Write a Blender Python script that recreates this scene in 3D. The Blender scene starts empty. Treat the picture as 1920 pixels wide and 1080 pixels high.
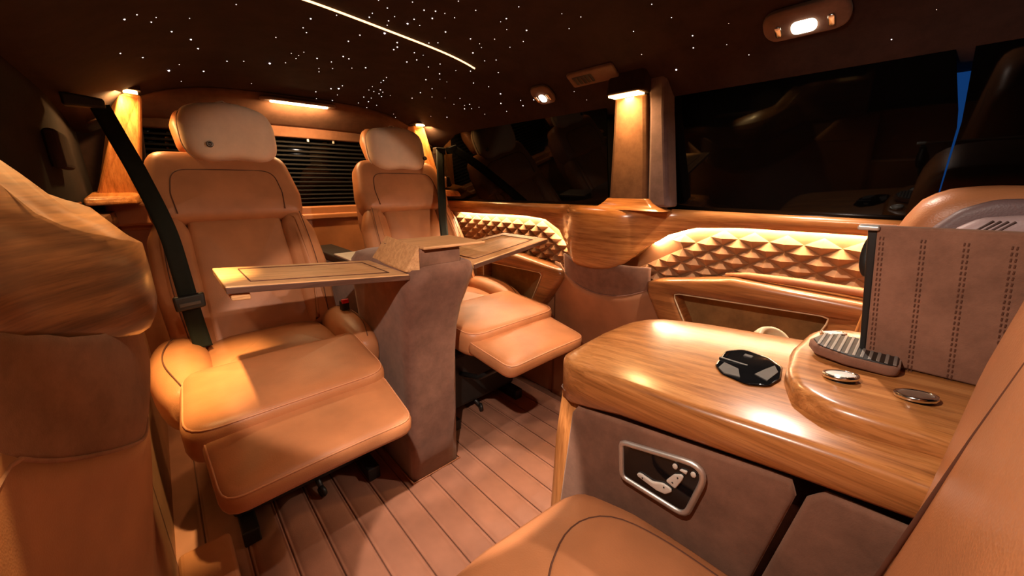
import bpy, bmesh, math, random
from mathutils import Vector, Matrix
random.seed(7)
PI = math.pi
S = bpy.context.scene
COL = S.collection

# ------------------------------------------------------------------ camera
CAM_H = 0.95
pit, yaw = math.radians(15.55), math.radians(42.85)
hv = Vector((math.sin(yaw), math.cos(yaw), 0)); zv = Vector((0, 0, 1))
Fv = hv * math.cos(pit) - zv * math.sin(pit)
Uv = hv * math.sin(pit) + zv * math.cos(pit)
Rv = Vector((math.cos(yaw), -math.sin(yaw), 0))
cd = bpy.data.cameras.new('camera')
cd.sensor_width = 36.0; cd.lens = 701.0 / 1920.0 * 36.0
cd.clip_start = 0.005; cd.clip_end = 50
cam = bpy.data.objects.new('camera', cd); COL.objects.link(cam)
m3 = Matrix((Rv, Uv, -Fv)).transposed()
cam.matrix_world = Matrix.Translation((0, 0, CAM_H)) @ m3.to_4x4()
S.camera = cam

# ------------------------------------------------------------------ world / exposure
w = bpy.data.worlds.new('world'); S.world = w; w.use_nodes = True
w.node_tree.nodes['Background'].inputs[0].default_value = (0.01, 0.075, 0.30, 1)
w.node_tree.nodes['Background'].inputs[1].default_value = 0.30
S.view_settings.view_transform = 'Standard'
S.view_settings.look = 'None'
S.view_settings.exposure = 0.45
S.view_settings.gamma = 1.0
S.view_settings.use_curve_mapping = False

CX = 0.54                 # centre line of the cabin
def mirx(x): return 2 * CX - x

# ------------------------------------------------------------------ materials
def new_mat(name):
    m = bpy.data.materials.new(name); m.use_nodes = True
    nt = m.node_tree; b = nt.nodes['Principled BSDF']
    return m, nt, b
def noise_col(nt, b, c1, c2, scale, detail=4, vec=(1, 1, 1), rough=0.55, lo=0.35, hi=0.65, wave=None):
    tc = nt.nodes.new('ShaderNodeTexCoord'); mp = nt.nodes.new('ShaderNodeMapping')
    mp.inputs['Scale'].default_value = vec
    nt.links.new(tc.outputs['Object'], mp.inputs['Vector'])
    n = nt.nodes.new('ShaderNodeTexNoise')
    n.inputs['Scale'].default_value = scale; n.inputs['Detail'].default_value = detail
    n.inputs['Roughness'].default_value = rough
    nt.links.new(mp.outputs[0], n.inputs['Vector'])
    r = nt.nodes.new('ShaderNodeValToRGB')
    r.color_ramp.elements[0].position = lo; r.color_ramp.elements[0].color = (*c1, 1)
    r.color_ramp.elements[1].position = hi; r.color_ramp.elements[1].color = (*c2, 1)
    nt.links.new(n.outputs['Fac'], r.inputs['Fac'])
    nt.links.new(r.outputs['Color'], b.inputs['Base Color'])
    return mp, n, r
def bump(nt, b, src, strength, dist):
    bp = nt.nodes.new('ShaderNodeBump')
    bp.inputs['Strength'].default_value = strength; bp.inputs['Distance'].default_value = dist
    nt.links.new(src, bp.inputs['Height']); nt.links.new(bp.outputs['Normal'], b.inputs['Normal'])
    return bp
def leather(name, c, rough=0.42, var=0.12):
    m, nt, b = new_mat(name)
    c2 = tuple(min(1, x * (1 + var)) for x in c); c1 = tuple(x * (1 - var) for x in c)
    mp, n, r = noise_col(nt, b, c1, c2, 9, 3)
    b.inputs['Roughness'].default_value = rough
    v = nt.nodes.new('ShaderNodeTexVoronoi'); v.inputs['Scale'].default_value = 420
    nt.links.new(mp.outputs[0], v.inputs['Vector'])
    bump(nt, b, v.outputs['Distance'], 0.10, 0.002)
    b.inputs['Specular IOR Level'].default_value = 0.42
    return m
def suede(name, c, var=0.22, sheen=0.25):
    m, nt, b = new_mat(name)
    c2 = tuple(x * (1 + var) for x in c); c1 = tuple(x * (1 - var) for x in c)
    mp, n, r = noise_col(nt, b, c1, c2, 14, 6, rough=0.7)
    b.inputs['Roughness'].default_value = 0.95
    b.inputs['Specular IOR Level'].default_value = 0.15
    b.inputs['Sheen Weight'].default_value = sheen
    b.inputs['Sheen Tint'].default_value = (1, 0.75, 0.6, 1)
    n2 = nt.nodes.new('ShaderNodeTexNoise'); n2.inputs['Scale'].default_value = 700
    nt.links.new(mp.outputs[0], n2.inputs['Vector'])
    bump(nt, b, n2.outputs['Fac'], 0.15, 0.002)
    return m
def wood(name, dark, mid, light, vec, rough=0.28):
    m, nt, b = new_mat(name)
    mp, n, r = noise_col(nt, b, dark, light, 1.0, 8, vec, 0.62, 0.30, 0.72)
    e = r.color_ramp.elements.new(0.52); e.color = (*mid, 1)
    n.inputs['Distortion'].default_value = 0.15
    # fine pores
    mp2 = nt.nodes.new('ShaderNodeMapping'); mp2.inputs['Scale'].default_value = tuple(x * 6 for x in vec)
    tc = [q for q in nt.nodes if q.type == 'TEX_COORD'][0]
    nt.links.new(tc.outputs['Object'], mp2.inputs['Vector'])
    n2 = nt.nodes.new('ShaderNodeTexNoise'); n2.inputs['Scale'].default_value = 1.0; n2.inputs['Detail'].default_value = 3
    nt.links.new(mp2.outputs[0], n2.inputs['Vector'])
    r2 = nt.nodes.new('ShaderNodeValToRGB')
    r2.color_ramp.elements[0].position = 0.34; r2.color_ramp.elements[0].color = (0.45, 0.38, 0.32, 1)
    r2.color_ramp.elements[1].position = 0.50; r2.color_ramp.elements[1].color = (1, 1, 1, 1)
    nt.links.new(n2.outputs['Fac'], r2.inputs['Fac'])
    mx = nt.nodes.new('ShaderNodeMix'); mx.data_type = 'RGBA'; mx.blend_type = 'MULTIPLY'
    mx.inputs[0].default_value = 0.45
    nt.links.new(r.outputs['Color'], mx.inputs[6]); nt.links.new(r2.outputs['Color'], mx.inputs[7])
    nt.links.new(mx.outputs[2], b.inputs['Base Color'])
    b.inputs['Roughness'].default_value = rough
    b.inputs['Coat Weight'].default_value = 0.25; b.inputs['Coat Roughness'].default_value = 0.18
    return m
def plain(name, c, rough=0.5, metal=0.0, spec=0.5, var=0.08):
    m, nt, b = new_mat(name)
    noise_col(nt, b, tuple(x * (1 - var) for x in c), tuple(x * (1 + var) for x in c), 30, 2)
    b.inputs['Roughness'].default_value = rough; b.inputs['Metallic'].default_value = metal
    b.inputs['Specular IOR Level'].default_value = spec
    return m
def emit(name, c, strength, sample=True):
    m = bpy.data.materials.new(name); m.use_nodes = True
    nt = m.node_tree; nt.nodes.remove(nt.nodes['Principled BSDF'])
    e = nt.nodes.new('ShaderNodeEmission'); e.inputs[0].default_value = (*c, 1); e.inputs[1].default_value = strength
    nt.links.new(e.outputs[0], nt.nodes['Material Output'].inputs['Surface'])
    if not sample: m.cycles.emission_sampling = 'NONE'
    return m

M = {}
M['leather'] = leather('tan_leather', (0.46, 0.182, 0.074))
M['leather_dark'] = leather('tan_leather_side', (0.33, 0.12, 0.05), 0.5)
M['leather_floor'] = leather('floor_leather', (0.37, 0.165, 0.10), 0.5)
M['leather_wall'] = leather('wall_leather', (0.36, 0.155, 0.07), 0.55)
M['mauve'] = leather('mauve_leather', (0.42, 0.30, 0.30), 0.5)
M['mauve_dark'] = leather('mauve_dark_leather', (0.16, 0.10, 0.10), 0.5)
M['seam'] = plain('dark_seam', (0.10, 0.032, 0.014), 0.8)
M['piping'] = leather('piping_leather', (0.58, 0.25, 0.12), 0.4)
M['suede'] = suede('brown_suede', (0.20, 0.098, 0.062))
M['suede_ped'] = suede('rose_brown_suede', (0.25, 0.118, 0.075))
M['suede_ceiling'] = suede('ceiling_suede', (0.030, 0.015, 0.012), .22, 0.02)
M['suede_pyr'] = suede('pyramid_suede', (0.31, 0.158, 0.075), 0.1, .05)
M['suede_dark'] = suede('black_brown_suede', (0.014, 0.008, 0.006), .22, 0.0)
M['suede_pillar'] = suede('pillar_suede', (0.13, 0.062, 0.030), .25, .05)
M['suede_post'] = suede('post_suede', (0.185, 0.090, 0.062))
M['tab'] = plain('grey_tab', (0.10, 0.095, 0.09), 0.65, 0, .2)
M['grille'] = plain('grille_grey', (0.30, 0.28, 0.26), 0.4, 0.5)
M['suede_ochre'] = suede('ochre_suede', (0.26, 0.14, 0.05))
M['suede_grey'] = suede('mauve_grey_suede', (0.12, 0.075, 0.07))
wd, wm, wl = (0.28, 0.10, 0.026), (0.50, 0.20, 0.058), (0.66, 0.30, 0.10)
M['wood_y'] = wood('wood_grain_y', wd, wm, wl, (80, 2.6, 80))
M['wood_pocket'] = wood('pocket_grain', (0.15, 0.052, 0.015), (0.29, 0.105, 0.030), (0.40, 0.16, 0.05), (6, 3.0, 60), .3)
M['wood_z'] = wood('wood_grain_z', wd, wm, wl, (80, 80, 2.8))
M['wood_x'] = wood('wood_grain_x', (0.52, 0.25, 0.105), (0.68, 0.36, 0.16), (0.80, 0.46, 0.22), (2.6, 80, 80), 0.4)
M['wood_walnut'] = wood('walnut_grain', (0.075, 0.030, 0.012), (0.18, 0.075, 0.028), (0.32, 0.14, 0.05), (5, 4.0, 75), 0.36)
M['wood_belt'] = wood('belt_grain', (0.22, 0.078, 0.020), (0.42, 0.165, 0.046), (0.58, 0.255, 0.08), (6, 3.0, 60), 0.26)
M['edge_wood'] = wood('edge_grain', (0.05, 0.02, 0.012), (0.10, 0.042, 0.026), (0.16, 0.07, 0.042), (2.6, 80, 80), 0.45)
M['cap_white'] = plain('cap_white', (0.86, 0.84, 0.80), 0.3)
M['suede_header'] = suede('header_suede', (0.11, 0.048, 0.026), .2, .05)
M['floor_groove'] = leather('groove_leather', (0.15, 0.062, 0.036), .6)
M['black'] = plain('black_plastic', (0.012, 0.011, 0.010), 0.45)
M['black_gloss'] = plain('black_gloss', (0.006, 0.006, 0.007), 0.06)
M['glass_dark'] = plain('dark_tinted_glass', (0.0015, 0.0014, 0.0014), 0.03, 0, 0.22)
M['blind'] = plain('blind_slat', (0.014, 0.013, 0.013), 0.5, 0.0, 0.15)
M['web'] = plain('belt_webbing', (0.014, 0.015, 0.011), 0.7, 0, .12)
M['chrome'] = plain('chrome', (0.80, 0.78, 0.75), 0.16, 1.0)
M['silver'] = plain('satin_silver', (0.74, 0.72, 0.68), 0.42, 0.85)
M['white'] = plain('white_plastic', (0.72, 0.66, 0.58), 0.35)
M['cream'] = plain('cream_plastic', (0.62, 0.48, 0.30), 0.4)
M['pillow'] = suede('pillow_fabric', (0.78, 0.57, 0.40), 0.05)
M['red'] = plain('red_plastic', (0.6, 0.01, 0.02), 0.4)
M['vent'] = suede('vent_plastic', (0.15, 0.085, 0.06))
M['star'] = emit('star_emission', (1.0, 0.82, 0.74), 2.2, False)
M['star_big'] = emit('star_bright_emission', (1.0, 0.80, 0.85), 6.0, False)
M['line'] = emit('line_emission', (1.0, 0.50, 0.20), 3.2)
M['cove'] = emit('cove_emission', (1.0, 0.78, 0.48), 120.0)
M['lens'] = emit('lens_emission', (1.0, 0.86, 0.66), 9.0)
M['dome'] = emit('dome_emission', (1.0, 0.66, 0.32), 14.0)
M['pillar_led'] = emit('pillar_led_emission', (1.0, 0.52, 0.16), 20.0)

# ------------------------------------------------------------------ helpers
def tag(o, label=None, cat=None, group=None, kind=None):
    if label: o['label'] = label
    if cat: o['category'] = cat
    if group: o['group'] = group
    if kind: o['kind'] = kind
    return o
def empty(name, loc, label=None, cat=None, group=None, kind=None):
    o = bpy.data.objects.new(name, None); o.empty_display_size = 0.05
    COL.objects.link(o); o.location = loc
    return tag(o, label, cat, group, kind)
def wpos(o):
    v = Vector((0, 0, 0))
    while o is not None:
        v += Vector(o.location); o = o.parent
    return v
def mk(name, V, F, mat, parent=None, smooth=True, bevel=0, seg=2, sub=0, local=False, origin=None, fixn=True):
    """one mesh object; V in world coordinates unless local"""
    off = Vector((0, 0, 0))
    if parent is not None and not local: off = wpos(parent)
    org = Vector(origin) if origin is not None else None
    me = bpy.data.meshes.new(name)
    if org is not None:
        me.from_pydata([tuple(Vector(v) - org) for v in V], [], F)
    else:
        me.from_pydata([tuple(Vector(v) - off) for v in V], [], F)
    if fixn:
        bm = bmesh.new(); bm.from_mesh(me)
        bmesh.ops.recalc_face_normals(bm, faces=bm.faces); bm.to_mesh(me); bm.free()
    if smooth:
        for p in me.polygons: p.use_smooth = True
    me.materials.append(M[mat] if isinstance(mat, str) else mat)
    o = bpy.data.objects.new(name, me); COL.objects.link(o)
    if parent is not None: o.parent = parent
    if org is not None: o.location = org - off
    if bevel:
        b = o.modifiers.new('bevel', 'BEVEL'); b.width = bevel; b.segments = seg; b.limit_method = 'ANGLE'
        b.angle_limit = math.radians(30); b.harden_normals = False
    if sub:
        s = o.modifiers.new('sub', 'SUBSURF'); s.levels = sub; s.render_levels = sub
    return o
def boxg(x0, x1, y0, y1, z0, z1):
    V = [(x0, y0, z0), (x1, y0, z0), (x1, y1, z0), (x0, y1, z0), (x0, y0, z1), (x1, y0, z1), (x1, y1, z1), (x0, y1, z1)]
    F = [(0, 3, 2, 1), (4, 5, 6, 7), (0, 1, 5, 4), (1, 2, 6, 5), (2, 3, 7, 6), (3, 0, 4, 7)]
    return V, F
def box(name, x0, x1, y0, y1, z0, z1, mat, parent=None, bevel=0.004, seg=3, **k):
    V, F = boxg(x0, x1, y0, y1, z0, z1)
    return mk(name, V, F, mat, parent, smooth=False, bevel=bevel, seg=seg, **k)
def hexa(name, P, mat, parent=None, bevel=0.003, **k):
    F = [(0, 3, 2, 1), (4, 5, 6, 7), (0, 1, 5, 4), (1, 2, 6, 5), (2, 3, 7, 6), (3, 0, 4, 7)]
    return mk(name, P, F, mat, parent, smooth=False, bevel=bevel, seg=3, **k)
def rpoly(pts, r, seg=6):
    """rounded polygon; r scalar or list"""
    n = len(pts); out = []
    for i in range(n):
        p0, p1, p2 = Vector(pts[i - 1]), Vector(pts[i]), Vector(pts[(i + 1) % n])
        rr = r[i] if isinstance(r, (list, tuple)) else r
        a, b = (p0 - p1), (p2 - p1); la, lb = a.length, b.length
        a.normalize(); b.normalize()
        ang = a.angle(b)
        t = min(rr / math.tan(ang / 2), la * 0.48, lb * 0.48)
        s, e = p1 + a * t, p1 + b * t
        for k in range(seg + 1):
            q = k / seg
            out.append(tuple((1 - q) ** 2 * s + 2 * q * (1 - q) * p1 + q * q * e))
    return out
def resample(poly, n):
    P = [Vector(p) for p in poly]; L = [0]
    for i in range(len(P)): L.append(L[-1] + (P[(i + 1) % len(P)] - P[i]).length)
    out = []; j = 0
    for k in range(n):
        d = L[-1] * k / n
        while L[j + 1] < d: j += 1
        t = (d - L[j]) / max(1e-9, L[j + 1] - L[j])
        out.append(P[j].lerp(P[(j + 1) % len(P)], t))
    return out
def area2(P): return sum(P[i - 1][0] * P[i][1] - P[i][0] * P[i - 1][1] for i in range(len(P))) / 2
def padg(outline, thick, r, crown, xf, n=56, z0=0.0, wr=0.0, crown_b=0.0):
    """puffy pad: outline in local xy, underside at z0, top edge z0+thick, domed by crown; xf maps to 3D"""
    P = resample(outline, n)
    if area2(P) < 0: P.reverse()
    c = sum(P, Vector((0, 0))) / n
    N = []
    for i in range(n):
        t = P[(i + 1) % n] - P[i - 1]; t.normalize(); N.append(Vector((-t.y, t.x)))
    rings = []
    rb = min(r, thick * 0.5)
    for a in (0, 30, 60, 90):                         # lower edge
        q = math.radians(a); rings.append(([P[i] + N[i] * rb * (1 - math.sin(q)) for i in range(n)], z0 + rb * (1 - math.cos(q))))
    for a in (0, 30, 60, 90):                         # upper edge
        q = math.radians(a); rings.append(([P[i] + N[i] * r * (1 - math.cos(q)) for i in range(n)], z0 + thick - r + r * math.sin(q)))
    top = rings[-1][0]; zt = z0 + thick
    bot = rings[0][0]
    pre = [([bot[i].lerp(c, s) for i in range(n)], z0 - crown_b * (1 - (1 - s) ** 2)) for s in (0.8, 0.4)]
    post = [([top[i].lerp(c, s) for i in range(n)], zt + crown * (1 - (1 - s) ** 2)) for s in (0.12, 0.28, 0.48, 0.7, 0.88)]
    allr = pre + rings + post
    V = []; F = []
    V.append(xf(c.x, c.y, z0 - crown_b))
    for ring, z in allr:
        for p in ring: V.append(xf(p.x, p.y, z + (random.uniform(-wr, wr) if wr else 0)))
    V.append(xf(c.x, c.y, zt + crown)); last = len(V) - 1
    nr = len(allr)
    for i in range(n): F.append((0, 1 + (i + 1) % n, 1 + i))
    for k in range(nr - 1):
        a, b = 1 + k * n, 1 + (k + 1) * n
        for i in range(n):
            j = (i + 1) % n; F.append((a + i, a + j, b + j, b + i))
    a = 1 + (nr - 1) * n
    for i in range(n): F.append((a + i, a + (i + 1) % n, last))
    edge = [xf(P[i].x + N[i].x * r * 0.3, P[i].y + N[i].y * r * 0.3, z0 + thick - r * 0.3) for i in range(n)]
    return V, F, edge
def pad(name, outline, thick, r, crown, xf, mat, parent, n=56, local=False, z0=0.0, piping=None, pipe_r=0.0022, crown_b=0.0):
    V, F, e = padg(outline, thick, r, crown, xf, n, z0, crown_b=crown_b)
    o = mk(name, V, F, mat, parent, local=local)
    if piping:
        Vt, Ft = tubeg(e, pipe_r, True, 6)
        mk('piping', Vt, Ft, piping, o, local=True if local else False)
    return o
def tubeg(pts, r, closed=False, seg=8):
    P = [Vector(p) for p in pts]; n = len(P); V = []; F = []
    prev = None
    for i in range(n):
        if closed: t = P[(i + 1) % n] - P[i - 1]
        else: t = P[min(i + 1, n - 1)] - P[max(i - 1, 0)]
        t.normalize()
        if prev is None:
            u = t.orthogonal().normalized()
        else:
            u = (prev - t * prev.dot(t))
            u = u.normalized() if u.length > 1e-6 else t.orthogonal().normalized()
        prev = u; v = t.cross(u)
        rr = r[i] if isinstance(r, (list, tuple)) else r
        for k in range(seg):
            a = 2 * PI * k / seg
            V.append(P[i] + (u * math.cos(a) + v * math.sin(a)) * rr)
    m = n if closed else n - 1
    for i in range(m):
        for k in range(seg):
            a, b = i * seg, ((i + 1) % n) * seg
            F.append((a + k, a + (k + 1) % seg, b + (k + 1) % seg, b + k))
    if not closed:
        F.append(tuple(range(seg))[::-1]); F.append(tuple(range((n - 1) * seg, n * seg)))
    return V, F
def tube(name, pts, r, mat, parent=None, closed=False, seg=8, **k):
    V, F = tubeg(pts, r, closed, seg); return mk(name, V, F, mat, parent, **k)
def gridg(fn, nu, nv):
    V = [fn(i / nu, j / nv) for i in range(nu + 1) for j in range(nv + 1)]
    F = [(i * (nv + 1) + j, (i + 1) * (nv + 1) + j, (i + 1) * (nv + 1) + j + 1, i * (nv + 1) + j + 1) for i in range(nu) for j in range(nv)]
    return V, F
def grid(name, fn, nu, nv, mat, parent=None, thick=0.0, **k):
    V, F = gridg(fn, nu, nv); o = mk(name, V, F, mat, parent, fixn=False, **k)
    if thick:
        s = o.modifiers.new('solid', 'SOLIDIFY'); s.thickness = thick; s.offset = 0
    return o
def lathe(name, prof, c, mat, parent=None, seg=24, axis=None, local=False, sx=1.0, sy=1.0, ring=False):
    """prof: (radius, height) list"""
    R = Vector((0, 0, 1)).rotation_difference(Vector(axis)).to_matrix() if axis is not None else Matrix.Identity(3)
    V = []; F = []; n = len(prof)
    for r, h in prof:
        for k in range(seg):
            a = 2 * PI * k / seg
            V.append(Vector(c) + R @ Vector((r * math.cos(a) * sx, r * math.sin(a) * sy, h)))
    for i in range(n - 1):
        for k in range(seg):
            F.append((i * seg + k, i * seg + (k + 1) % seg, (i + 1) * seg + (k + 1) % seg, (i + 1) * seg + k))
    if ring:
        for k in range(seg): F.append(((n - 1) * seg + k, (n - 1) * seg + (k + 1) % seg, (k + 1) % seg, k))
    else:
        F.append(tuple(range(seg))[::-1]); F.append(tuple(range((n - 1) * seg, n * seg)))
    return mk(name, V, F, mat, parent, local=local)
def loft(name, rings, mat, parent=None, cap=True, **k):
    n = len(rings[0]); V = [p for r in rings for p in r]; F = []
    for i in range(len(rings) - 1):
        for q in range(n): F.append((i * n + q, i * n + (q + 1) % n, (i + 1) * n + (q + 1) % n, (i + 1) * n + q))
    if cap: F.append(tuple(range(n))[::-1]); F.append(tuple(range((len(rings) - 1) * n, len(rings) * n)))
    return mk(name, V, F, mat, parent, **k)
def lerp_tab(tab, x):
    if x <= tab[0][0]: return tab[0][1]
    for (a, va), (b, vb) in zip(tab, tab[1:]):
        if x <= b:
            t = (x - a) / (b - a); t = t * t * (3 - 2 * t) * 0.5 + t * 0.5
            return va + (vb - va) * t
    return tab[-1][1]
def copy_tree(o, parent=None):
    c = o.copy(); COL.objects.link(c); c.parent = parent
    for ch in list(o.children): copy_tree(ch, c)
    return c
def area_light(name, loc, dirv, sx, sy, energy, color, parent=None, spread=180):
    l = bpy.data.lights.new(name, 'AREA'); l.shape = 'RECTANGLE'; l.size = sx; l.size_y = sy
    l.energy = energy; l.color = color; l.spread = math.radians(spread)
    o = bpy.data.objects.new(name, l); COL.objects.link(o)
    o.rotation_euler = Vector(dirv).to_track_quat('-Z', 'Y').to_euler()
    o.location = Vector(loc) - (wpos(parent) if parent else Vector((0, 0, 0)))
    if parent: o.parent = parent
    return o
def spot_light(name, loc, target, energy, color, angle, blend, size, parent=None):
    l = bpy.data.lights.new(name, 'SPOT'); l.energy = energy; l.color = color
    l.spot_size = math.radians(angle); l.spot_blend = blend; l.shadow_soft_size = size
    o = bpy.data.objects.new(name, l); COL.objects.link(o)
    o.rotation_euler = (Vector(target) - Vector(loc)).to_track_quat('-Z', 'Y').to_euler()
    o.location = Vector(loc) - (wpos(parent) if parent else Vector((0, 0, 0)))
    if parent: o.parent = parent
    return o

YF, YR = -0.85, 2.16      # front and rear ends of the cabin
def ceil_z(x, y):
    d = min(abs(x - CX), .65)
    z = 1.352 - 0.95 * d ** 4
    if y > 1.55: z -= 0.22 * (y - 1.55) ** 2
    return z

# ------------------------------------------------------------------ floor
fl = box('floor', -0.2, 1.28, YF, YR, -0.05, 0.0, 'floor_groove', bevel=0)
tag(fl, 'tan leather floor of long padded strips with stitched seams', None, kind='structure')
SW = 0.083
def strip_mesh():
    prof = [(-SW / 2 + .0015, 0.0), (-SW / 2 + .0015, .002), (-SW / 2 + .003, .0034), (-SW / 2 + .0055, .0034), (-SW / 2 + .007, .0022), (-SW / 2 + .010, .0042), (-SW / 2 + .02, .0062),
            (0, .0070)]
    prof = prof + [(-x, z) for x, z in prof[-2::-1]]
    y0, y1 = YF + 0.01, YR - 0.02
    V = []; F = []
    for y in (y0, y1):
        for x, z in prof: V.append((x, y, z))
    n = len(prof)
    for i in range(n - 1): F.append((i, i + 1, n + i + 1, n + i))
    F.append((0, n, 2 * n - 1, n - 1)); F.append(tuple(range(n))); F.append(tuple(range(n, 2 * n))[::-1])
    return V, F
V, F = strip_mesh()
x0 = 0.51 - 8 * SW + SW / 2
first = None
for i in range(17):
    cx = x0 + i * SW
    if cx < -0.13 or cx > 1.19: continue
    if first is None:
        first = mk('floor_strip', V, F, 'leather_floor', fl, local=True)
        first.location = (cx, 0, 0)
    else:
        c = first.copy(); COL.objects.link(c); c.parent = fl; c.location = (cx, 0, 0)

# ------------------------------------------------------------------ ceiling with stars
def cf(u, v):
    x = -0.245 + u * (1.325 + 0.245); y = YF + v * (2.06 - YF)
    return (x, y, ceil_z(x, y))
ce = grid('ceiling', cf, 40, 40, 'suede_ceiling', None, 0.0)
s_ = ce.modifiers.new('solid', 'SOLIDIFY'); s_.thickness = 0.03; s_.offset = 1
tag(ce, 'dark brown suede ceiling dotted with tiny star lights', None, kind='structure')
bm = bmesh.new(); bmesh.ops.create_icosphere(bm, subdivisions=1, radius=1.0)
star_me = bpy.data.meshes.new('star_light'); bm.to_mesh(star_me); bm.free(); star_me.materials.append(M['star'])
starb_me = star_me.copy(); starb_me.materials.clear(); starb_me.materials.append(M['star_big'])
cnt = 0; pts = []
while cnt < 285:
    x = random.uniform(-0.02, 1.15); y = random.uniform(-0.1, 1.95)
    if random.random() < .28 * y / 2: continue
    if x < 0.3 and random.random() < 0.55: continue
    if y > 1.5 and x < 0.55 and random.random() < 0.4: continue
    if any((x - a) ** 2 + (y - b) ** 2 < 0.022 ** 2 for a, b in pts): continue
    if abs(y - (.969 + .206 * x)) < 0.015 and x < 0.9: continue
    if abs(x - 1.03) < 0.11 and (abs(y - 0.98) < 0.09 or abs(y - 0.235) < 0.12 or abs(y - 0.76) < 0.1): continue
    pts.append((x, y)); big = random.random() < 0.03
    r = random.choice((0.0009, 0.0011, 0.0013, 0.0016, 0.0019)) * (0.75 + 0.35 * y)
    o = bpy.data.objects.new('star_light', starb_me if big else star_me); COL.objects.link(o); o.parent = ce
    r = r * 1.5 if big else r
    o.location = (x, y, ceil_z(x, y) - 0.0003); o.scale = (r, r, r); cnt += 1
# line light across the ceiling
lp = [(.14 + (.893 - .14) * i / 30, .998 + .206 * (.893 - .14) * i / 30) for i in range(31)]
o = tube('line_light', [(x, y, ceil_z(x, y) - 0.0015) for x, y in lp], 0.0026, 'line', None, False, 8)
tag(o, 'thin glowing amber light line across the starry ceiling', 'light')

# ------------------------------------------------------------------ side walls
XB = 1.205
PK = [1.0]
def prot(y): return PK[0] * 0.103 * math.exp(-((y - 0.76) / 0.175) ** 4)
ZB = [(-0.9, .836), (0.10, .832), (.33, .829), (.46, .820), (.53, .798), (.60, .750), (.655, .690), (.70, .664), (.77, .652), (.85, .653), (.91, .668),
      (.96, .712), (1.02, .772), (1.10, .806), (1.22, .812), (1.6, .803), (2.2, .790)]
ZK = [0.0]
def zbot(y): return lerp_tab(ZN if ZK[0] else ZB, y)
def ztop_far(y): return 0.872 + 0.004 * math.exp(-((y - 0.76) / 0.2) ** 2) - 0.012 * max(0, y - 0.9)
NT = [(.27, .98), (.40, 1.0), (.49, 1.02), (.53, 1.015), (.56, .980), (.60, .930), (.65, .898), (.70, .882), (.76, .874), (.9, .872), (2.2, .858)]
def ztop_near(y): return lerp_tab(NT, y)
def trim_pts(y, zt, zb):
    p = prot(y); h = zt - zb; e = min(.03, .3 * h)
    return [(1.245, zt - .004), (XB - p * .80, zt), (XB - .004 - p * .93, zt - e * .18), (XB - .008 - p, zt - e * .55), (XB - .010 - p * 1.02, zt - e), (XB - .009 - p * 1.02, zt - .45 * h),
            (XB - .006 - p * .97, zt - .75 * h), (XB - .002 - p * .9, zb + e * .45), (XB - .001 - p * .86, zb + e * .12), (XB + .002 - p * .8, zb), (XB + .006 - p * .75, zb), (XB + .008 - p * .72, zb + .012), (1.245, zb + .014)]
ZL = [(.27, 1.0), (.50, 1.0), (.535, .982), (.561, .950), (.57, .936), (.58, .923), (.60, .907), (.621, .896), (.653, .885), (.70, .876), (.76, .868), (.83, .862), (2.2, .855)]
ZU = [(.27, 1.04), (.50, 1.05), (.56, 1.02), (.58, 1.0), (.606, .973), (.617, .958), (.627, .943), (.644, .935), (.691, .925), (.75, .911), (.80, .896), (.85, .878), (.89, .866), (2.2, .858)]
ZN = [(.27, .84), (.493, .826), (.547, .80), (.578, .783), (.61, .773), (.645, .765), (.70, .752), (.78, .742), (.86, .742), (.92, .76), (1.0, .79), (1.1, .806), (2.2, .79)]
def trim_near(y, zt, zb):
    p = prot(y); zl, zu = lerp_tab(ZL, y), lerp_tab(ZU, y); zb = lerp_tab(ZN, y); h = zl - zb; xf = XB - .010 - p * 1.02
    return [(1.245, zu - .012), (xf + .050, zu - .004), (xf + .037, zu), (xf + .033, zu - .0015), (xf + .012, zl + (zu - zl) * .30), (xf + .0015, zl + .0008), (xf, zl - .0015), (xf - .001, zl - .30 * h), (xf - .0005, zl - .7 * h), (xf + .003, zb + .02), (xf + .010, zb + .006),
            (xf + .020, zb), (1.245, zb + .004)]
def build_trim(parent, flip, ztop, y0, y1, mat, name):
    ny = 110; rings = []
    for i in range(ny + 1):
        y = y0 + (y1 - y0) * i / ny
        rings.append([((mirx(x) if flip else x), y, z) for x, z in (trim_near if flip else trim_pts)(y, ztop(y), zbot(y))])
    return loft(name, rings, mat, parent)

def xl(y, z):       # surface of the lower wall around the post
    k = lerp_tab([(0, .004), (.3, .014), (.575, .060), (.67, .088), (.75, .09)], z)
    b = PK[0] * math.exp(-((y - 0.76) / 0.21) ** 4)
    return 1.212 - k * b
def zseam(y): return 0.553 + ((y - 0.76) / 0.2) ** 2 * 0.062

def build_lower(parent, flip, y0=.575, y1=.945, dz=0.0, zc1=.682):
    mx = (lambda x: mirx(x)) if flip else (lambda x: x)
    def su(u, v):
        y = y0 + (y1 - y0) * u; zs = min(zseam(y) + dz, .73); z = zs + (min(zc1, max(zbot(y), zs + .004) + .012) - zs) * v
        return (mx(xl(y, z)), y, z)
    grid('suede_pad', su, 40, 14, 'suede', parent, 0.006)
    def le(u, v):
        y = (y0 - .08) + (y1 - y0 + .16) * u; zs = min(zseam(y) + dz, zc1 - .05); z = zs * v
        return (mx(xl(y, z) - .0025), y, z)
    grid('leather_panel', le, 40, 24, 'leather_wall', parent, 0.005)
    tube('seam_piping', [(mx(xl(y, min(zseam(y) + dz, .73)) - .004), y, min(zseam(y) + dz, .73)) for y in [y0 + (y1 - y0) * i / 40 for i in range(41)]], .0025, 'suede_ped', parent)

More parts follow.
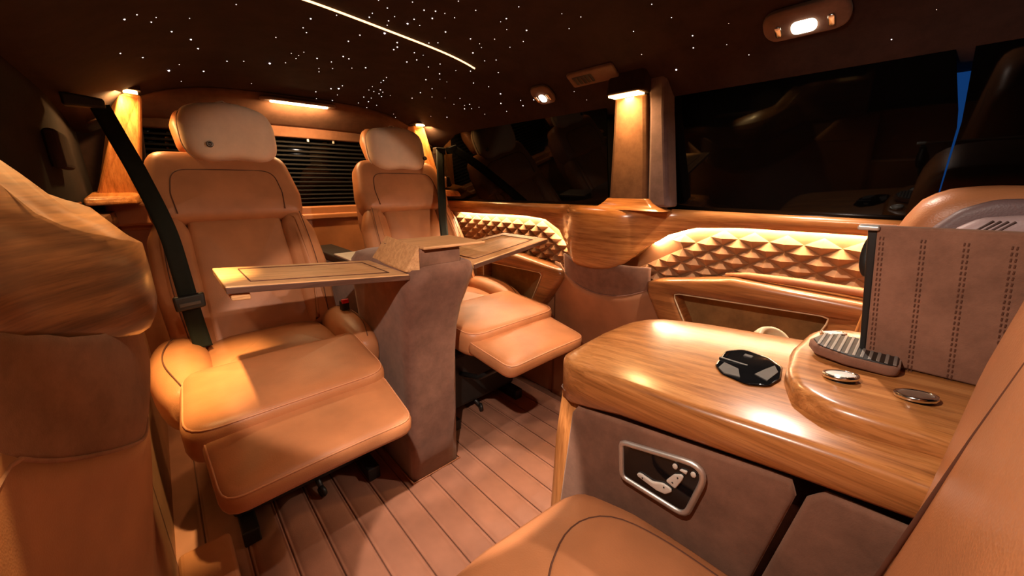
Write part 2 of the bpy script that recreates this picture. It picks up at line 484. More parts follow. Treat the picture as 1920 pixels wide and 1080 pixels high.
# far wall
wr = box('wall_right', 1.245, 1.30, YF, YR, 0, 0.88, 'leather_wall', bevel=0)
tag(wr, 'side wall with carved wood belt, glowing pyramid panels and wooden pockets', None, kind='structure')
box('lower_panel', 1.212, 1.245, YF, YR, 0, .62, 'leather_wall', wr, .004)
build_trim(wr, False, ztop_far, YF, YR, 'wood_belt', 'wood_belt')
build_lower(wr, False)
# pyramid panels
def in_panel(y, z, lo, hi, zb_):
    return lo < y < hi and z < zbot(y) - 0.022 and z > zb_(y)
PA, PB = 0.078, 0.046
def pyr_mesh():
    V = [(0, -PA / 2, 0), (0, 0, PB / 2), (0, PA / 2, 0), (0, 0, -PB / 2), (-0.025, 0, 0)]
    F = [(0, 1, 4), (1, 2, 4), (2, 3, 4), (3, 0, 4), (3, 2, 1, 0)]
    return V, F
for (lo, hi, name) in ((-0.42, 0.66, 'front'), (0.90, 1.80, 'rear')):
    pb = box('pyramid_panel', 1.232, 1.245, lo, hi, .60, .838, 'suede_pyr', wr, 0)
    base = None
    r0 = .610
    for r in range(12):
        z = r0 + r * PB / 2
        for k in range(-8, 30):
            y = k * PA + (PA / 2 if r % 2 else 0)
            zlow = lambda q: .625
            if not (lo + .03 < y < hi - .03): continue
            if z > min(zbot(y), zbot(y - .022), zbot(y + .022)) - .025: continue
            if base is None:
                Vp, Fp = pyr_mesh(); base = mk('pyramid', Vp, Fp, 'suede_pyr', pb, smooth=False, local=True); base.location = (1.232, y, z)
            else:
                c = base.copy(); COL.objects.link(c); c.parent = pb; c.location = (1.232, y, z)
    # light strip hidden under the belt
    ys = [lo + .06 + (hi - lo - .12) * i / 60 for i in range(61)]
    ys = [y for y in ys if zbot(y) > .70]
    tube('cove_light', [(1.224, y, zbot(y) + .005) for y in ys], .0045, 'cove', wr, False, 6)
# pocket frames
def pocket(parent, outer, inner, xf_, xb, name):
    n = 64
    O = resample(rpoly(outer, .03), n); I = resample(rpoly(inner, .012), n)
    # align starts
    def rot(P):
        c = sum(P, Vector((0, 0))) / n
        if area2(P) < 0: P = P[::-1]
        k = max(range(n), key=lambda i: (P[i] - c).normalized().dot(Vector((-1, 1)).normalized())); return P[k:] + P[:k]
    O, I = rot(O), rot(I)
    c = sum(I, Vector((0, 0))) / n
    rings = [[(xb, p.x, p.y) for p in O], [(xf_ + .012, p.x, p.y) for p in O], [(xf_ + .003, *(p.lerp(q, .10))) for p, q in zip(O, I)], [(xf_, *(p.lerp(q, .28))) for p, q in zip(O, I)],
             [(xf_ + .002, *(p.lerp(q, .8))) for p, q in zip(O, I)], [(xf_ + .006, *p) for p in I], [(xb, *p) for p in I]]
    V = [p for r in rings for p in r]; F = []
    for i in range(len(rings) - 1):
        for q in range(n): F.append((i * n + q, i * n + (q + 1) % n, (i + 1) * n + (q + 1) % n, (i + 1) * n + q))
    f = mk('pocket_frame', V, F, 'wood_pocket', parent)
    V = [(xb - .002, *p) for p in I] + [(xb - .006, c.x, c.y)]
    F = [(q, (q + 1) % n, n) for q in range(n)]
    mk('pocket_liner', V, F, 'suede_ochre', f, smooth=False)
    V = [(xf_ + .010, *(p.lerp(c, .004))) for p in I] + [(xf_ + .010, *(p.lerp(c, .03))) for p in I]
    tube('pocket_edge', [(xf_ + .006, *p) for p in I], .0022, 'cream', f, True, 6)
pocket(wr, [(.60, .636), (.33, .690), (.06, .684), (-.40, .655), (-.40, .40), (.47, .40)], [(.492, .614), (.10, .636), (.155, .47), (.405, .455)], 1.150, 1.213, 'front')
pocket(wr, [(1.52, .635), (1.22, .640), (.925, .608), (1.07, .425), (1.20, .345), (1.52, .345)], [(1.46, .575), (1.055, .582), (1.115, .452), (1.20, .405), (1.46, .405)], 1.150, 1.213, 'rear')
# slim rail above front pocket
tube('rail', [(1.200, .36, .692), (1.190, .30, .700), (1.186, .18, .703), (1.186, .0, .702), (1.19, -.3, .69)], [.004, .009, .011, .011, .011], 'leather', wr, False, 10)
hexa('side_trim_strip', [(1.12, .02, .38), (1.16, .02, .38), (1.16, .075, .38), (1.12, .075, .38), (1.12, .0, .70), (1.16, .0, .70), (1.16, .045, .70), (1.12, .045, .70)], 'wood_z', wr, .006)

# near wall (camera side)
wl = box('wall_left', -0.22, -0.165, YF, YR, 0, 0.88, 'leather_wall', bevel=0)
tag(wl, 'side wall with a dark walnut swelling above brown suede and leather', None, kind='structure')
box('lower_panel', -0.165, -0.132, YF, YR, 0, .62, 'leather_wall', wl, .004)
PK[0] = .84; ZK[0] = .055
build_trim(wl, True, ztop_near, 0.27, YR, 'wood_walnut', 'wood_belt')
build_lower(wl, True, .30, 1.02, .05, .90)
PK[0] = 1.0; ZK[0] = 0.0
# dark tray with chrome edge let into the near belt
t = box('belt_tray', -0.160, -0.095, .74, .93, .905, .919, 'black_gloss', wl, .004)
tube('tray_rim', [(-0.092, .74, .920), (-0.092, .93, .920), (-0.15, .945, .920)], .003, 'chrome', t)

# ------------------------------------------------------------------ windows
def pane(name, poly, xa, mat, thick=.006, rr=.02):
    """poly in (y, z); x leans inward with height"""
    def X(z): return 1.232 - (z - .86) * 0.16 if xa > 0 else mirx(1.232 - (z - .86) * 0.16)
    P = resample(rpoly(poly, rr), 60)
    n = 60; c = sum(P, Vector((0, 0))) / n
    V = [(X(p.y), p.x, p.y) for p in P] + [(X(p.y) + (thick if xa > 0 else -thick), p.x, p.y) for p in P]
    F = [tuple(range(n)), tuple(range(n, 2 * n))[::-1]] + [(i, (i + 1) % n, n + (i + 1) % n, n + i) for i in range(n)]
    return mk(name, V, F, mat, None, smooth=False)
rear_poly = [(.80, .858), (1.97, .848), (1.97, 1.02), (1.88, 1.12), (1.70, 1.19), (1.40, 1.228), (.80, 1.262)]
front_poly = [(.58, .860), (.58, 1.270), (.038, 1.285), (-.014, 1.07), (-.016, .860)]
p1 = pane('window_1', rear_poly, 1, 'glass_dark'); tag(p1, 'dark tinted rear side window above wood belt', None, kind='structure')
p2 = pane('window_2', front_poly, 1, 'glass_dark', rr=.003); tag(p2, 'large dark tinted side window reflecting the cabin', None, kind='structure')
p3 = pane('window_3', [(-.017, .86), (-.018, 1.07), (.000, 1.285), (YF, 1.285), (YF, .86)], 1, 'glass_dark', rr=.003); tag(p3, 'black front side window pane beyond the blue gap', None, kind='structure')
p4 = pane('window_4', [(.30, .86), (.62, .86), (.62, 1.27), (.30, 1.27)], -1, 'glass_dark'); tag(p4, 'black window pane above the walnut wall swelling', None, kind='structure')
# upper wall fillers (quarter trim behind the windows)
def filler(name, x0, x1, y0, y1, z0, z1, mat, parent): return box(name, x0, x1, y0, y1, z0, z1, mat, parent, .006)
filler('quarter_trim', 1.10, 1.24, 1.98, YR, .84, 1.30, 'suede_ceiling', wr)
filler('quarter_trim', -0.22, -0.165, .60, YR, .84, 1.30, 'suede_dark', wl)
filler('front_quarter_trim', -0.22, -0.165, YF, .34, .84, 1.30, 'suede_ceiling', wl)
filler('sill_backing', -.245, -.222, YF, YR, .84, 1.34, 'black', wl)
filler('sill_backing', 1.26, 1.29, .55, YR, .84, 1.32, 'black', wr)
filler('header_rail', 1.170, 1.20, .575, YR, 1.262, 1.30, 'suede_ceiling', wr)
filler('header_rail', 1.172, 1.20, YF, .575, 1.272, 1.30, 'suede_ceiling', wr)
filler('header_rail', -.12, -.09, YF, YR, 1.262, 1.30, 'suede_ceiling', wl)

# far pillar
pl = empty('wall_pillar', (1.17, .70, .88), 'brown suede window pillar with warm downlight on carved wood base', 'pillar')
def psec(z, y0, y1, x):
    return [(x + .006, y0, z), (x, y0 + .012, z), (x, y1 - .012, z), (x + .006, y1, z), (x + .07, y1, z), (x + .07, y0, z)]
loft('pillar_face', [psec(.895, .600, .735, 1.130), psec(1.00, .606, .733, 1.126), psec(1.10, .613, .730, 1.120), psec(1.206, .620, .728, 1.112)], 'suede_pillar', pl, smooth=False, bevel=.004)
loft('pillar_side', [psec(.880, .530, .600, 1.140), psec(1.00, .545, .606, 1.134), psec(1.15, .562, .615, 1.126), psec(1.275, .568, .625, 1.116)], 'suede_grey', pl, smooth=False, bevel=.008)
loft('pillar_header', [psec(1.210, .612, .737, 1.072), psec(1.275, .612, .737, 1.085)], 'suede_ceiling', pl, smooth=False, bevel=.006)
loft('pillar_base', [psec(.868, .53, .79, 1.105), psec(.880, .56, .770, 1.120), psec(.892, .58, .755, 1.126), psec(.905, .592, .742, 1.129)], 'wood_belt', pl, bevel=.003)
box('pillar_lens', 1.074, 1.111, .624, .724, 1.2045, 1.2095, 'pillar_led', pl, .001)
area_light('pillar_light', (1.082, .674, 1.200), (.10, 0, -1), .03, .10, 2.4, (1, .58, .24), pl, 170)

# near pillar lamp (over the camera's left shoulder) that lights the walnut
pn = empty('near_pillar', (-0.12, .33, .95), 'dark suede window pillar with downlight above the walnut wall swelling', 'pillar')
loft('pillar_face', [[(mirx(x), y - .40, z) for x, y, z in psec(1.131, .640, .800, 1.155)], [(mirx(x), y - .40, z) for x, y, z in psec(1.29, .655, .772, 1.16)]], 'suede', pn, smooth=False, bevel=.004)
box('pillar_lens', -.092, -.060, .345, .41, 1.124, 1.130, 'pillar_led', pn, .001)
area_light('pillar_light', (-.075, .38, 1.12), (.02, .32, -.22), .02, .06, .16, (1, .75, .5), pn, 60)

# ------------------------------------------------------------------ rear wall
wb = empty('wall_rear', (CX, YR, 0), 'rear bulkhead panel with shelf below the blinds', None, kind='structure')
box('rear_panel', -0.18, 1.26, 2.07, YR + .04, 0, .84, 'leather', wb, .004)
box('rear_shelf', -0.12, 1.20, 2.06, YR, .775, .806, 'leather', wb, .008)
# shelf end rising at sides
V = [(-.14, 1.97, .80), (.12, 1.97, .80), (.04, 1.97, .87), (-.14, 1.97, .90), (-.14, YR, .80), (.12, YR, .80), (.04, YR, .87), (-.14, YR, .90)]
hexa('shelf_end', V, 'leather', wb, .01)
hexa('shelf_end', [(mirx(x), y, z) for x, y, z in V], 'leather', wb, .01)
def hd(u, v):
    x = -0.12 + 1.32 * u
    y = 1.95 + (2.13 - 1.95) * v; z = ceil_z(x, 1.95) - .002 - (ceil_z(x, 1.95) - 1.215) * (v ** .8) - .05 * abs(x - CX) ** 2 * v
    return (x, y, z)
grid('rear_header', hd, 30, 10, 'suede_header', wb, .006)
box('header_lip', -.1, 1.18, 2.125, YR, 1.165, 1.222, 'suede_header', wb, .006)
w0 = box('window_5', -.16, 1.24, YR + .02, YR + .03, .80, 1.32, 'glass_dark', None, 0); tag(w0, 'black rear window behind horizontal blind slats', None, kind='structure')
for sx_ in (0, 1):
    V = [(-.18, 2.10, .80), (-.02, 2.10, .80), (.02, 2.10, 1.24), (-.18, 2.10, 1.30), (-.18, YR, .80), (-.02, YR, .80), (.02, YR, 1.24), (-.18, YR, 1.30)]
    if sx_: V = [(mirx(x), y, z) for x, y, z in V]
    hexa('window_post', V, 'suede_ceiling', wb, .006)
bl = empty('window_blind', (CX, YR - .01, .81), 'black horizontal slat blind across the rear window', 'blind')
z = .818; base = None
while z < 1.17:
    if base is None:
        V, F = boxg(-.56, .56, -.008, .008, -.0014, .0014)
        base = mk('slat', V, F, 'blind', bl, smooth=False, local=True); base.location = (0, 0, z - .81); base.rotation_euler = (math.radians(28), 0, 0)
    else:
        c = base.copy(); COL.objects.link(c); c.parent = bl; c.location = (0, 0, z - .81)
    z += .0205
box('head_box', -.03, 1.11, YR - .022, YR + .002, 1.178, 1.205, 'black', bl, .004)
for x in (.60, .72):
    box('clip', x, x + .010, YR - .026, YR - .018, 1.150, 1.178, 'silver', bl, .002)

# rear dome lamp
dl = empty('dome_lamp', (CX, 1.95, 1.285), 'glowing bar lamp on the rear header above the blinds', 'lamp')
o = pad('housing', rpoly([(-.15, -.028), (.15, -.028), (.15, .028), (-.15, .028)], .026), .012, .004, .001, lambda x, y, z: (CX + x, 1.955 + y, 1.300 - z), 'vent', dl)
o = pad('lens', rpoly([(-.115, -.014), (.115, -.014), (.115, .014), (-.115, .014)], .012), .008, .003, .001, lambda x, y, z: (CX + x, 1.95 + y, 1.290 - z), 'dome', dl)
area_light('dome_light', (CX, 1.95, 1.276), (0, .5, -1), .22, .02, 4.0, (1, .60, .26), dl, 180)

# ------------------------------------------------------------------ rear corner pillars with warm light
for flip in (0, 1):
    fx = (lambda x: mirx(x)) if flip else (lambda x: x)
    cp = empty('corner_pillar', (fx(-0.06), 1.9, .88), 'wooden rear corner pillar washed by amber light, ' + ('behind the farther headrest pillow' if flip else 'behind the slanting dark belt'), 'pillar')
    P = [(-.150, 1.90, .90), (-.035, 1.93, .90), (-.035, 1.98, .90), (-.15, 1.98, .90), (-.020, 1.865, 1.245), (.030, 1.90, 1.245), (.030, 1.96, 1.245), (-.05, 1.96, 1.245)]
    hexa('pillar_face', [(fx(x), y, z) for x, y, z in P], 'wood_z', cp, .012)
    P = [(-.020, 1.835, 1.250), (.030, 1.855, 1.250), (.030, 1.96, 1.250), (-.04, 1.96, 1.250), (-.020, 1.835, 1.265), (.03, 1.855, 1.265), (.03, 1.96, 1.265), (-.04, 1.96, 1.265)]
    hexa('lamp_cover', [(fx(x), y, z) for x, y, z in P], 'suede_ceiling', cp, .003)
    P = [(-.014, 1.845, 1.240), (.020, 1.862, 1.240), (.020, 1.876, 1.240), (-.016, 1.866, 1.240), (-.014, 1.845, 1.249), (.02, 1.862, 1.249), (.02, 1.876, 1.249), (-.016, 1.866, 1.249)]
    hexa('lamp_lens', [(fx(x), y, z) for x, y, z in P], 'pillar_led', cp, .001)
    P = [(-.165, 1.72, .885), (-.045, 1.80, .885), (-.03, 1.98, .885), (-.165, 1.98, .885), (-.16, 1.74, .912), (-.055, 1.815, .912), (-.035, 1.98, .925), (-.16, 1.98, .925)]
    hexa('pillar_foot', [(fx(x), y, z) for x, y, z in P], 'wood_y', cp, .010)
    area_light('corner_light', (fx(-.02), 1.83, 1.235), (-.25 if not flip else .25, .16, -1), .05, .02, 2.2, (1, .55, .20), cp, 160)
# small padded square covers on the side walls
b1 = box('padded_cover', -.165, -.140, 1.40, 1.56, .985, 1.075, 'suede_ceiling', None, .010); tag(b1, 'small dark padded square cover on wall beside the slanting belt', 'cover')
b2 = box('padded_cover', 1.19, 1.215, 1.84, 1.94, .93, .99, 'suede', None, .010); tag(b2, 'small brown padded cover at the rear end of the side window', 'cover')

# front partition closing the cabin behind the camera
pf = box('wall_front', -0.22, 1.30, YF - .04, YF, 0, 1.34, 'suede_ceiling', None, 0); tag(pf, 'dark partition closing the front of the cabin', None, kind='structure')

# ------------------------------------------------------------------ ceiling lamps and vent
def reading_lamp(x, y, label, sx, beams, group=None):
    z = ceil_z(x, y)
    r = empty('reading_lamp', (x, y, z), label, 'lamp', group)
    sl = 3.8 * (x - CX) ** 3          # roof slope dz/dx (falls outward)
    def xf(a, b, c):              # a along y, b along x, c downward
        return (x + b, y + a, z - sl * b - c - .001)
    pad('housing', rpoly([(-.075 * sx, -.034), (.075 * sx, -.034), (.075 * sx, .034), (-.075 * sx, .034)], .033), .016, .008, .004, xf, 'vent', r)
    pad('lens', rpoly([(-.022 * sx, -.013), (.022 * sx, -.013), (.022 * sx, .013), (-.022 * sx, .013)], .012), .008, .003, .001, lambda a, b, c: xf(a, b, c + .016), 'lens', r)
    for s in (-1, 1):
        pad('switch', rpoly([(-.006, -.012), (.006, -.012), (.006, .012), (-.006, .012)], .004), .006, .002, .0005, lambda a, b, c, s=s: xf(a + s * .045 * sx, b, c + .017), 'chrome', r, n=24)
    for tg_, en, co, an, bl_ in beams: spot_light('lamp_light', (x, y, z - .035), tg_, en, co, an, bl_, .010, r)
    return r
WARM = (1.0, 0.74, 0.46); WARMY = (1.0, 0.66, 0.26); PINK = (1.0, 0.80, 0.66)
reading_lamp(1.086, 1.008, 'bright reading lamp on the ceiling beside the narrow air vent', .62, [((1.0, 1.2, .3), 1.1, PINK, 110, .5), ((.93, .84, .4), 6, PINK, 34, .25)])
reading_lamp(1.052, .243, 'large bright reading lamp on the ceiling above the wide side window', 1.0, [((.80, .30, 0), 14, PINK, 92, .4), ((.85, .60, 0), 14, WARM, 28, .12), ((.50, 1.72, .68), 12, PINK, 43, .22)])
reading_lamp(.030, .90, 'reading lamp on the ceiling over the seat with the slanting belt', .62, [((.30, 1.5, .5), 1.2, WARM, 90, .4), ((-.02, 1.15, .47), 85, WARMY, 36, 1.0), ((-.07, .68, .91), 32, (1, .64, .25), 42, .6)])
reading_lamp(.060, .243, 'reading lamp on the ceiling above the captain seat with the seamed backrest', 1.0, [((.72, -.08, .35), 14, PINK, 118, .3), ((.48, .62, 0), 42, PINK, 28, .12), ((.45, 1.1, .48), 25, PINK, 44, .2)])
vt = empty('air_vent', (1.064, .782, ceil_z(1.064, .782)), 'narrow grey-brown air vent set in the ceiling beside lamp', 'vent')
def vxf(a, b, c): return (1.064 + b, .782 + a, ceil_z(1.064, .782) - .553 * b - c - .001)
pad('vent_frame', rpoly([(-.085, -.024), (.085, -.024), (.085, .024), (-.085, .024)], .006), .010, .003, .0, vxf, 'vent', vt)
pad('vent_slot', rpoly([(-.005, -.014), (.070, -.014), (.070, .014), (-.005, .014)], .003), .003, .001, .0, lambda a, b, c: vxf(a, b, c + .0085), 'black', vt)
for i in range(5):
    tube('vent_fin', [vxf(.005 + i * .015, -.012, .0125), vxf(.005 + i * .015, .012, .0125)], .0014, 'vent', vt, False, 6)

# ------------------------------------------------------------------ rear recliner seats
LEAN = math.radians(28)
def make_recliner():
    r = empty('recliner_seat', (0, 0, 0))
    def lx(x, y, z): return (x, y, z)
    # base
    V, F = boxg(-.20, .20, -.08, .40, .05, .30); b = mk('seat_base', V, F, 'black', r, smooth=False, local=True, bevel=.02, seg=3)
    for s in (-1, 1):
        V, F = boxg(s * .17 - .02, s * .17 + .02, -.14, .45, .004, .05); mk('floor_rail', V, F, 'black', r, smooth=False, local=True, bevel=.004)
    # footrest hinge arms with rollers
    for s in (-1, 1):
        Vt, Ft = tubeg([(s * .10, -.05, .20), (s * .10, -.20, .24), (s * .10, -.34, .34)], .010, False, 8); mk('hinge_arm', Vt, Ft, 'black', r, local=True)
    Vt, Ft = tubeg([(.02, -.02, .06), (.02, -.09, .035)], .008, False, 8); mk('roller_arm', Vt, Ft, 'black', r, local=True)
    lathe('roller', [(.004, -.006), (.016, -.006), (.018, 0), (.016, .006), (.004, .006)], (.02, -.10, .028), 'black', r, 20, (1, .35, 0), True)
    # foot cushion
    th = math.radians(9)
    def fx(x, y, z):
        yy = y * math.cos(th) + z * math.sin(th) * -1; zz = y * math.sin(th) + z * math.cos(th)
        return (x - .016, -.342 + yy, .370 + zz - .10 * x * x)
    pad('foot_cushion', rpoly([(-.196, -.112), (.190, -.112), (.205, .10), (-.205, .10)], [.045, .045, .02, .02]), .054, .020, .006, fx, 'leather', r, 72, True, piping='piping')
    # leg cushion
    th2 = math.radians(5)
    def gx(x, y, z):
        yy = y * math.cos(th2) - z * math.sin(th2); zz = y * math.sin(th2) + z * math.cos(th2)
        return (x, -.155 + yy, .376 + zz)
    pad('leg_cushion', rpoly([(-.252, -.125), (.195, -.125), (.208, .17), (-.235, .17)], [.07, .07, .03, .03]), .098, .026, .010, gx, 'leather', r, 72, True, piping='piping')
    # seat cushion
    pad('seat_cushion', rpoly([(-.178, -.02), (.172, -.02), (.165, .31), (-.170, .31)], .03), .135, .03, .016, lambda x, y, z: (x, y, .322 + z + .02 * math.sin(max(0, (y + .02)) / .33 * PI)), 'leather', r, 64, True)
    # side bolsters of the seat
    for s, xc, wd_ in ((-1, -.228, .070), (1, .224, .062)):
        V = []; F = []; nu, nv = 26, 28
        for i in range(nu + 1):
            t = i / nu
            y = -.075 + .385 * t
            k = (math.sin(PI * (t * .93 + .035))) ** .38
            for j in range(nv):
                a = 2 * PI * j / nv; ca, sa = math.cos(a), math.sin(a)
                X = xc + wd_ * k * math.copysign(abs(ca) ** .8, ca); Z = .43 + .02 * t + (.070 if sa > 0 else .13) * k * math.copysign(abs(sa) ** .8, sa)
                V.append((X, y, Z))
        for i in range(nu):
            for j in range(nv): F.append((i * nv + j, i * nv + (j + 1) % nv, (i + 1) * nv + (j + 1) % nv, (i + 1) * nv + j))
        F.append(tuple(range(nv))[::-1]); F.append(tuple(range(nu * nv, (nu + 1) * nv)))
        bo = mk('seat_bolster', V, F, 'leather', r, local=True)
        Vt, Ft = tubeg([(xc + wd_ * .45 * s * math.sin(PI * q / 20), -.068 + .30 * q / 20, .43 + .02 * q / 20 + .0725 * (math.sin(PI * ((.02 + .30 / .385 * q / 20) * .93 + .035)) ** .38) * (abs(math.cos(math.asin(.45 * math.sin(PI * q / 20)))) ** .8)) for q in range(1, 20)], .0016, False, 6)
        mk('seam', Vt, Ft, 'seam', bo, local=True)
    # backrest: (x, s up the back, n forward)
    Y0, Z0 = .27, .45
    cl, sl = math.cos(LEAN), math.sin(LEAN)
    def bx(x, s, n): return (x, Y0 + s * sl - n * cl, Z0 + s * cl + n * sl)
    pad('back_shell', rpoly([(-.20, -.02), (.20, -.02), (.225, .40), (.185, .63), (-.185, .63), (-.225, .40)], .05), .075, .03, 0, lambda x, y, z: bx(x, y, z - .085), 'leather_dark', r, 64, True)
    up = pad('shoulder_pad', rpoly([(-.216, .408), (.216, .408), (.226, .50), (.196, .665), (-.196, .665), (-.226, .50)], [.04, .04, .08, .06, .06, .08]), .110, .032, .008, lambda x, y, z: bx(x, y, z - .05), 'leather', r, 80, True)
    arc = resample(rpoly([(-.150, .405), (-.158, .50), (-.145, .585), (.145, .585), (.158, .50), (.150, .405)], [.01, .06, .05, .05, .06, .01]), 90)
    arc = [p for p in arc if p.y > .425]
    k = max(range(len(arc)), key=lambda i: (arc[i] - arc[i - 1]).length); arc = arc[k:] + arc[:k]
    Vt, Ft = tubeg([bx(p.x, p.y, .0625 + .0045 * (1 - abs(p.x) / .2)) for p in arc], .0018, False, 6); mk('seam', Vt, Ft, 'seam', up, local=True)
    pad('back_cushion', rpoly([(-.150, -.03), (.150, -.03), (.135, .418), (-.135, .418)], .015), .070, .018, .010, lambda x, y, z: bx(x, y, z - .030), 'leather', r, 64, True)
    for s in (-1, 1):
        ol = [(s * .132, -.02), (s * .236, -.02), (s * .252, .22), (s * .240, .36), (s * .205, .44), (s * .150, .435), (s * .130, .38)]
        sb = pad('back_bolster', rpoly(ol, [.01, .04, .08, .06, .04, .03, .03]), .098, .036, .012, lambda x, y, z: bx(x, y, z - .040), 'leather', r, 56, True)
        Vt, Ft = tubeg([bx(s * (.196 + .012 * math.sin(PI * q / 14)), .0 + .42 * q / 14, .0645 + .003 * math.sin(PI * q / 14)) for q in range(15)], .0014, False, 6); mk('seam', Vt, Ft, 'seam', sb, local=True)
    # headrest
    pad('headrest', rpoly([(-.105, .69), (.105, .69), (.115, .80), (.095, .86), (-.095, .86), (-.115, .80)], .04), .075, .03, .006, lambda x, y, z: bx(x, y, z - .06), 'leather', r, 48, True)
    for s in (-1, 1):
        Vt, Ft = tubeg([bx(s * .05, .60, -.03), bx(s * .05, .72, -.03)], .006, False, 8); mk('headrest_post', Vt, Ft, 'black', r, local=True)
    return r
seat = make_recliner(); seat.location = (.195, 1.20, 0)
tag(seat, 'tan leather recliner with raised footrest and a dark belt across its back', 'seat', 'rear recliner seats')
seat2 = copy_tree(seat); seat2.location = (mirx(.195) - .005, 1.225, 0); seat2.scale = (-1, 1, 1)
tag(seat2, 'tan leather recliner beside the glowing pyramid wall panel, partly behind the table post', 'seat', 'rear recliner seats')

# pillows on the headrests
def pillow(c, w_, h_, t_, rx, rz, label, badge):
    r = empty('head_pillow', c, label, 'pillow', 'head pillows on the rear seats')
    R = Matrix.Rotation(rz, 3, 'Z') @ Matrix.Rotation(rx, 3, 'X')
    V = []; F = []; nu, nv = 56, 36
    def P(u, v):
        a = 2 * PI * u; ph = -PI / 2 + PI * v
        e = 0.52
        cx, sx = math.cos(a), math.sin(a); cp, sp = math.cos(ph), math.sin(ph)
        x = w_ / 2 * math.copysign(abs(cp) ** .42, cp) * math.copysign(abs(cx) ** .55, cx)
        y = t_ / 2 * math.copysign(abs(cp) ** .42, cp) * math.copysign(abs(sx) ** .9, sx)
        z = h_ / 2 * math.copysign(abs(sp) ** .62, sp)
        # gathered folds near the top, pinched tufts low
        f = max(0, (z / (h_ / 2)) - .1)
        y *= 1 + .05 * f * math.sin(x * 210 + 4 * z) * (1 if abs(x) < w_ * .33 else .3)
        z += .004 * math.sin(x * 38 + 1.3) * (1 if z < 0 else .8)
        y *= 1 - .10 * math.exp(-((x - w_ * .16) / .022) ** 2) * max(0, -z / (h_ / 2))
        x *= 1 - .06 * (z / (h_ / 2)) ** 2 if z > 0 else 1
        return R @ Vector((x, y, z))
    V.append(P(0, 0.0001))
    for j in range(1, nv):
        for i in range(nu): V.append(P(i / nu, j / nv))
    V.append(P(0, .9999)); L = len(V) - 1
    for i in range(nu): F.append((0, 1 + (i + 1) % nu, 1 + i)); F.append((1 + (nv - 2) * nu + i, 1 + (nv - 2) * nu + (i + 1) % nu, L))
    for j in range(nv - 2):
        for i in range(nu): F.append((1 + j * nu + i, 1 + j * nu + (i + 1) % nu, 1 + (j + 1) * nu + (i + 1) % nu, 1 + (j + 1) * nu + i))
    mk('cover', V, F, 'pillow', r, local=True)
    # side piping where front and back panel meet
    ring = [R @ Vector((w_ / 2 * 1.005 * math.copysign(abs(math.cos(a)) ** .42, math.cos(a)) * (1 - (.06 * abs(math.sin(a)) ** 1.24 if math.sin(a) > 0 else 0)), 0, h_ / 2 * 1.005 * math.copysign(abs(math.sin(a)) ** .62, math.sin(a)))) for a in [2 * PI * i / 64 for i in range(64)]]
    Vt, Ft = tubeg(ring, .0022, True, 6); mk('piping', Vt, Ft, 'pillow', r, local=True)
    # round badge: dark disc with small pale double-peak mark
    bxp, bz = badge
    fy = -t_ / 2 * 0.985
    ctr = R @ Vector((bxp, fy, bz)); ax = R @ Vector((0, -1, 0))
    lathe('badge', [(.0, -.006), (.0095, -.006), (.0095, .003), (.008, .004), (0, .004)], ctr, 'black', r, 24, ax, True)
    lathe('badge_ring', [(.0068, .0035), (.0082, .0035), (.0082, .0046), (.0068, .0046)], ctr, 'silver', r, 24, ax, True, ring=True)
    for s in (-1, 1):
        pts = [ctr + ax * .0045 + R @ Vector(((s * .0018 + q) , 0, zz)) for q, zz in ((-.0032, -.0032), (-.0016, .0030), (0, -.0010), (.0016, .0030), (.0032, -.0032))]
        Vt, Ft = tubeg(pts, .0006, False, 5); mk('badge_mark', Vt, Ft, 'silver', r, local=True)
    # drawstring loop at the top
    pts = [R @ Vector(q) for q in ((-.012, 0, h_ / 2 - .004), (-.020, -.004, h_ / 2 + .010), (.0, -.006, h_ / 2 + .016), (.016, -.002, h_ / 2 + .008), (.008, 0, h_ / 2 - .004))]
    Vt, Ft = tubeg(pts, .0022, False, 6); mk('drawstring', Vt, Ft, 'pillow', r, local=True)
    return r
pillow((.235, 1.735, 1.120), .278, .192, .115, -.22, .02, 'beige head pillow with round badge on the recliner with the slanting belt', (-.070, -.055))
pillow((.880, 1.760, 1.105), .285, .190, .115, -.22, .02, 'beige head pillow with round badge on the recliner nearer the pyramid wall', (.115, -.048))

# ------------------------------------------------------------------ seat belts
def ribbon(name, pts, wv, w_, mat, parent, th=.0014, sub=10, curl=0.0):
    P = [Vector(p) for p in pts]; n = len(P)
    Q = []
    for i in range(n - 1):
        p0, p1, p2, p3 = P[max(0, i - 1)], P[i], P[i + 1], P[min(n - 1, i + 2)]
        for k in range(sub):
            t = k / sub
            Q.append(.5 * ((2 * p1) + (p2 - p0) * t + (2 * p0 - 5 * p1 + 4 * p2 - p3) * t * t + (3 * p1 - p0 - 3 * p2 + p3) * t ** 3))
    Q.append(P[-1]); V = []; F = []; m = 4
    for i, q in enumerate(Q):
        t = (Q[min(i + 1, len(Q) - 1)] - Q[max(0, i - 1)]).normalized()
        wd_ = Vector(wv) - t * Vector(wv).dot(t); wd_.normalize(); nn = t.cross(wd_)
        for a in (-1, -.5, 0, .5, 1): V.append(q + wd_ * a * w_ / 2 + nn * (th / 2 + curl * (1 - a * a)))
        for a in (1, .5, 0, -.5, -1): V.append(q + wd_ * a * w_ / 2 - nn * (th / 2 - curl * (1 - a * a)))
    k = 10
    for i in range(len(Q) - 1):
        for j in range(k): F.append((i * k + j, i * k + (j + 1) % k, (i + 1) * k + (j + 1) % k, (i + 1) * k + j))
    F.append(tuple(range(k))[::-1]); F.append(tuple(range((len(Q) - 1) * k, len(Q) * k)))
    return mk(name, V, F, mat, parent)
sb1 = empty('seat_belt', (-.07, 1.58, 1.15), 'dark seat belt slanting across the recliner beside the walnut wall swelling', 'seat belt')
